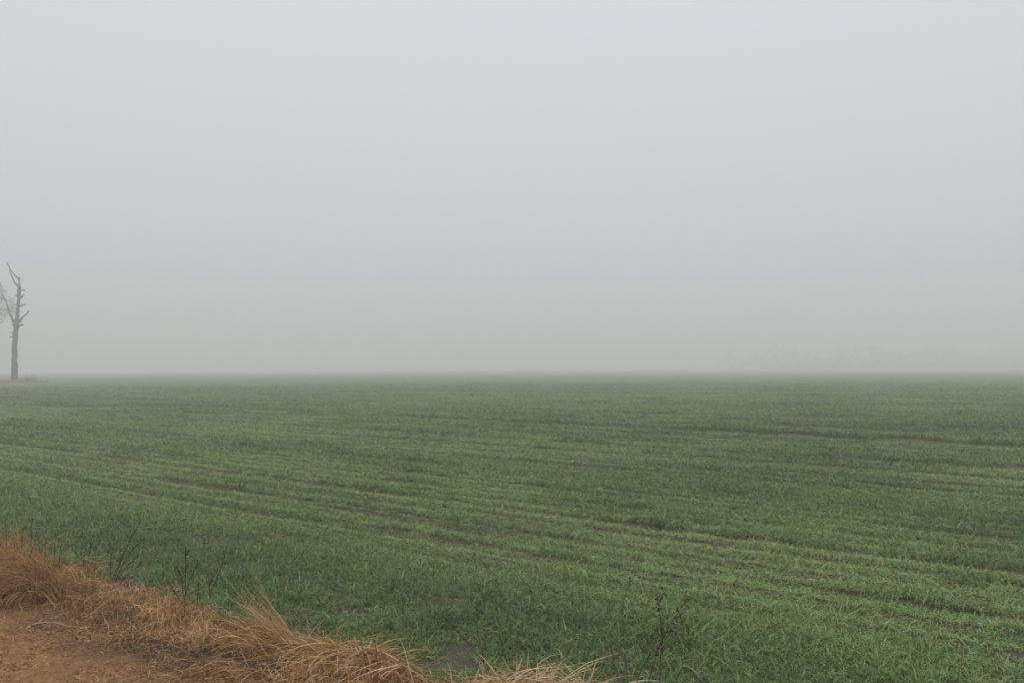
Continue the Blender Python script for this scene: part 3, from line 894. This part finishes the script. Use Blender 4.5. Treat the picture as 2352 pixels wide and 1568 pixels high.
def build_dead_tree():
    base = tc(160, 1418); base[2] = 0
    k = (tc(200, 900) - tc(100, 900))[0] / 100          # metres per crop pixel
    t = thing('dead_tree', 'tall dead tree with a broken forked top and short bare branch stubs', 'tree', (base[0], TY, 0))

    def line(pts, wid, depth):
        P = [tc(x, y) + np.array([0, d, 0]) for (x, y), d in zip(pts, depth)]
        return smooth_line(P, [w * k / 2 for w in wid], 5, 0.10)
    tp = [(158, 1440), (158, 1415), (157, 1370), (157, 1200), (158, 1060), (162, 940), (164, 860), (165, 790), (172, 730), (182, 650), (187, 560), (196, 480), (203, 410), (207, 368)]
    tw = [86, 74, 64, 58, 55, 53, 50, 46, 41, 36, 34, 30, 22, 15]
    P, r = line(tp, tw, np.linspace(0, 0.5, len(tp)))
    ch = limb_chunks([(P, r)], 14, 0.3, 0.05)
    for x, y, dx, dy, w in ((128, 937, -10, -6, 16), (196, 935, 10, -5, 12), (194, 957, 10, -2, 8), (134, 885, -8, -6, 10), (192, 880, 9, -4, 9), (190, 1185, 8, -6, 14), (168, 575, -8, -6, 8), (175, 468, -18, 0, 9), (140, 800, -8, -6, 12)):
        q = line([(x - dx * 0.8, y - dy * 0.3), (x, y), (x + dx * 0.6, y + dy)], [w, w * 0.9, w * 0.5], (0.1, 0, -0.2))
        ch += limb_chunks([q], 6)
    tr = mesh_obj('trunk', ch, M_BARK, t, smooth=True)
    br = [
        ([(204, 380), (175, 352), (150, 330), (120, 285), (95, 235), (65, 190)], [18, 16, 14, 13, 8, 5], 0.8),
        ([(206, 385), (211, 340), (212, 290), (175, 245), (130, 180), (127, 150), (103, 108)], [15, 13, 11, 9, 8, 6, 4], -0.7),
        ([(184, 480), (178, 430), (168, 380), (160, 335)], [16, 14, 11, 9], 1.2),
        ([(212, 288), (220, 272), (230, 262)], [5, 4, 2], -0.3),
        ([(206, 402), (225, 375), (238, 362), (255, 357)], [11, 10, 8, 4], -0.8),
        ([(206, 414), (230, 410), (256, 408)], [7, 5, 3], 0.6),
        ([(203, 498), (222, 488), (235, 468), (248, 455)], [12, 12, 9, 5], 0.6),
        ([(195, 522), (215, 516), (250, 506), (292, 497)], [14, 12, 9, 3], -0.9),
        ([(190, 620), (215, 610), (250, 597), (330, 580)], [16, 15, 11, 4], -1.1),
        ([(175, 790), (205, 752), (230, 712), (265, 672), (288, 632)], [30, 26, 14, 11, 8], 0.9),
        ([(178, 738), (215, 730), (242, 722)], [14, 11, 5], -0.7),
        ([(175, 804), (200, 803), (232, 802)], [10, 9, 4], 0.5),
        ([(180, 866), (205, 838), (245, 810), (302, 799)], [20, 18, 15, 6], -1.0),
        ([(148, 775), (138, 725), (120, 650), (103, 560), (92, 505), (73, 458)], [22, 20, 16, 11, 9, 3], -1.3),
    ]
    for pts, w, d in br:
        flat = pts[-1][0] > 240 and abs(pts[-1][1] - pts[-2][1]) < 25
        w = [max(q_ * 1.25, (15.0 if flat else 12.0) if i < len(w) - 1 else (14.0 if flat else 9.0)) for i, q_ in enumerate(w)]
        q = line(pts, w, np.linspace(0.2, d, len(pts)))
        ch = limb_chunks([q], 7, 0.3, 0.08)
        mesh_obj('branch', ch, M_BARK, t, smooth=True)
    # at its foot: rusty grass and a small bush
    N = 5200
    g0 = at(0, 878)
    x = base[0] - 9.5 + 14.5 * rng.beta(1.7, 1.7, N); y = TY - 6 + rng.uniform(-8, 8, N)
    x = x * y / TY
    c = strands(ground_pts(x, y), rng.uniform(0, 6.28, N), np.clip(rng.normal(R(65), R(15), N), R(20), R(88)), rng.uniform(0.12, 0.42, N), 0.035 + 0 * x, 0.5 + 0 * x,
                np.clip(rng.normal(0.3, 0.2, N), 0, 1), 0.1)
    o = mesh_obj('dry_grass_patch', [c], M_DRY)
    tag(o, 'rusty patch of dead grass round the foot of the tall dead tree', 'grass patch')
    for (px, hh, nn, lab) in ((70, 1.0, 60, 'small leafless bush in the fog a little to the right of the dead trunk'), (54.5, 0.9, 45, 'low brown bush pressed against the right side of the dead trunk')):
        b = at_y(px, 876, TY)
        az = rng.uniform(0, 6.28, nn)
        root = np.stack([b[0] + rng.normal(0, 0.35, nn), TY + rng.normal(0, 0.35, nn), np.zeros(nn)], -1)
        P = paths(root, dirs(az, rng.uniform(R(35), R(85), nn)), hh * rng.uniform(0.5, 1.1, nn), 6, 0.15, 0.22)
        ch = [tubes(P, np.full(nn, 0.035), np.full(nn, 0.5), np.array([1, .9, .8, .7, .5, .4, .2]))]
        tw = P[:, 2:].reshape(-1, 3)
        m = len(tw)
        P2 = paths(tw, dirs(rng.uniform(0, 6.28, m), rng.uniform(R(-10), R(80), m)), rng.uniform(0.1, 0.3, m), 2, 0.1, 0.2)
        ch.append(tubes(P2, np.full(m, 0.02), np.full(m, 0.4), np.array([1, .7, .2])))
        tag(mesh_obj('leafless_bush', ch, M_TWIG), lab, 'bush', 'bushes at the foot of the dead tree')


def grow(p, d, L, r, depth, out, up=0.08, crown=None):
    n = 5
    pts = [p]; rad = [r]
    for i in range(n):
        d = unit(d + rng.normal(0, 0.17, 3) + np.array([0, 0, up]))
        if crown is not None and np.sum(((p + d * (L / n) - crown[0]) / crown[1]) ** 2) > 0.85 + 0.3 * rng.random():
            break
        p = p + d * (L / n)
        pts.append(p); rad.append(r * (1 - 0.6 * (i + 1) / n))
    if len(pts) < 3:
        return
    n = len(pts) - 1
    out.append((np.array(pts), np.array(rad)))
    if depth == 0:
        return
    m = 6 if depth > 1 else 5
    for i in range(m):
        k = rng.integers(1, n + 1)
        dd = unit(pts[k] - pts[k - 1])
        nd = unit(dd + rng.normal(0, 0.65, 3))
        grow(pts[k], nd, L * rng.uniform(0.4, 0.65), max(rad[k] * 0.6, 0.026), depth - 1, out, up * 0.6, crown)


def build_bare_tree():
    D = 158.0
    foot = at_y(-92, 873, D); foot[2] = 0
    t = thing('bare_tree', 'fainter wide bare tree cut by the left edge beyond the dead one, with fine twigs', 'tree', tuple(foot))
    H = 18.0
    tp = [foot + np.array([0.3 * math.sin(i), 0.3 * math.cos(2 * i), H * 0.8 * i / 7]) for i in range(8)]
    mesh_obj('trunk', limb_chunks([smooth_line(tp, np.linspace(0.6, 0.16, 8), 3, 0.1)], 10), M_TWIG, t, smooth=True)

    def zc(y):
        return at_y(0, (760 + y / 3.733) * 0.7656, D)[2]
    zmax = zc(275)
    zmin = zc(865)
    rx = at_y(19, 760, D)[0] - foot[0]
    crown = (np.array([foot[0], foot[1], 0.5 * (zmin + zmax)]), np.array([rx * 1.08, rx * 1.08, 0.60 * (zmax - zmin)]))
    limbs = []
    for y, L, el in ((575, 8.6, 6), (600, 8.0, 0), (500, 8.0, 16), (430, 7.6, 26), (760, 8.6, 0), (720, 8.0, 8), (830, 7.6, -3), (350, 6.4, 40), (660, 7.6, 14), (470, 8, 10)):
        limbs.append((zc(y) - L * math.sin(R(el)) * 0.8, R(rng.normal(0, 14)), R(el), L))
    for _ in range(12):
        limbs.append((rng.uniform(0.3, 0.8) * H, rng.uniform(R(50), R(310)), rng.uniform(R(0), R(50)), rng.uniform(5, 8)))
    for z, az, el, L in limbs:
        out = []
        z = float(np.clip(z, zmin + 0.8, H * 0.78))
        p = foot + np.array([0, 0, z])
        grow(p, dirs(np.array(az), np.array(el)), L, 0.19, 3, out, 0.03, crown)
        mesh_obj('limb', limb_chunks(out, 3), M_TWIG, t)


def build_far_wood():
    # a wood across the field that reads only as a faint darker mass in the fog
    N = 9000
    px = 1650 + 1000 * rng.random(N) ** 0.7
    D = rng.uniform(540, 570, N)
    x = (px - 1176) / FV * D
    top = 5 + 9 * vn(x / 14, x * 0, 71) + 4 * vn(x / 4, x * 0, 72)
    z = rng.random(N) ** 1.3 * top
    P = paths(np.stack([x, D, z], -1), dirs(rng.uniform(0, 6.28, N), rng.uniform(R(10), R(85), N)), rng.uniform(1.5, 4.0, N), 4, 0.1, 0.15)
    o = mesh_obj('far_wood', [tubes(P, np.full(N, 0.6), np.full(N, 0.4), np.array([1, .9, .7, .5, .2]))], M_TWIG)
    tag(o, 'faint line of bare woodland in the fog along the right half of the horizon', None, None, 'stuff')


# ------------------------------------------------------------------ fog, light, sky
def build_air():
    m = bpy.data.materials.new('fog')
    m.use_nodes = True
    nt = m.node_tree
    nt.nodes.clear()
    out = nt.nodes.new('ShaderNodeOutputMaterial')
    v = nt.nodes.new('ShaderNodeVolumePrincipled')
    v.inputs['Color'].default_value = (0.97, 0.956, 0.972, 1)
    v.inputs['Density'].default_value = FOG
    v.inputs['Density Attribute'].default_value = ''
    v.inputs['Anisotropy'].default_value = 0.0
    nt.links.new(v.outputs[0], out.inputs['Volume'])
    a, z0, z1 = 1500.0, -1.1, 23.0
    V = np.array([(x, y, z) for z in (z0, z1) for y in (-a, a) for x in (-a, a)], float)
    F = np.array([(0, 2, 3, 1), (4, 5, 7, 6), (0, 1, 5, 4), (2, 6, 7, 3), (0, 4, 6, 2), (1, 3, 7, 5)])
    o = mesh_obj('haze', [(V, F, 0.0)], m)
    tag(o, 'thick pale morning fog over the whole field', None, None, 'stuff')


FOG = 0.0051
SUN_EL, SUN_ROT = R(50), R(200)


def build_light():
    w = bpy.data.worlds.new('World')
    SC.world = w
    w.use_nodes = True
    nt = w.node_tree
    bg = nt.nodes['Background']
    sky = nt.nodes.new('ShaderNodeTexSky')
    sky.sky_type = 'NISHITA'
    sky.sun_disc = False
    sky.sun_elevation = SUN_EL
    sky.sun_rotation = SUN_ROT
    sky.dust_density = 4.0
    # an overcast: nearly all of the clear sky's blue and its falloff are lost in the cloud
    c = mixc(nt, 0.88, sky.outputs[0], SKYC)
    tc_ = nt.nodes.new('ShaderNodeTexCoord')
    sx = nt.nodes.new('ShaderNodeSeparateXYZ')
    nt.links.new(tc_.outputs['Generated'], sx.inputs[0])
    mr = nt.nodes.new('ShaderNodeMapRange')
    mr.inputs['To Min'].default_value = 0.80
    mr.inputs['To Max'].default_value = 1.42
    nt.links.new(sx.outputs['Z'], mr.inputs['Value'])
    vm = nt.nodes.new('ShaderNodeVectorMath'); vm.operation = 'SCALE'
    nt.links.new(c, vm.inputs[0]); nt.links.new(mr.outputs[0], vm.inputs['Scale'])
    nt.links.new(vm.outputs[0], bg.inputs[0])
    bg.inputs[1].default_value = 0.1
    l = bpy.data.lights.new('sun', 'SUN')
    l.energy = 0.5
    l.angle = R(40)
    l.color = (1.0, 0.97, 0.93)
    o = bpy.data.objects.new('sun', l)
    COL.objects.link(o)
    # sky rotation 0 puts the sun on +Y, turning clockwise seen from above
    d = Vector((math.sin(SUN_ROT) * math.cos(SUN_EL), math.cos(SUN_ROT) * math.cos(SUN_EL), math.sin(SUN_EL)))
    o.rotation_euler = d.to_track_quat('Z', 'Y').to_euler()
    o.location = (0, 0, 60)


SKYC = (7.88, 7.92, 8.28)
build_ground()
build_road()
build_wheat()
build_verge()
build_clumps()
build_weeds()
build_dead_tree()
build_bare_tree()
build_far_wood()
build_air()
build_light()

SC.view_settings.view_transform = 'Standard'
SC.view_settings.look = 'None'
SC.view_settings.exposure = 0.0
SC.view_settings.gamma = 1.0
cy = SC.cycles
cy.max_bounces = 8
cy.diffuse_bounces = 3
cy.transmission_bounces = 3
cy.volume_bounces = 3
cy.use_adaptive_sampling = False
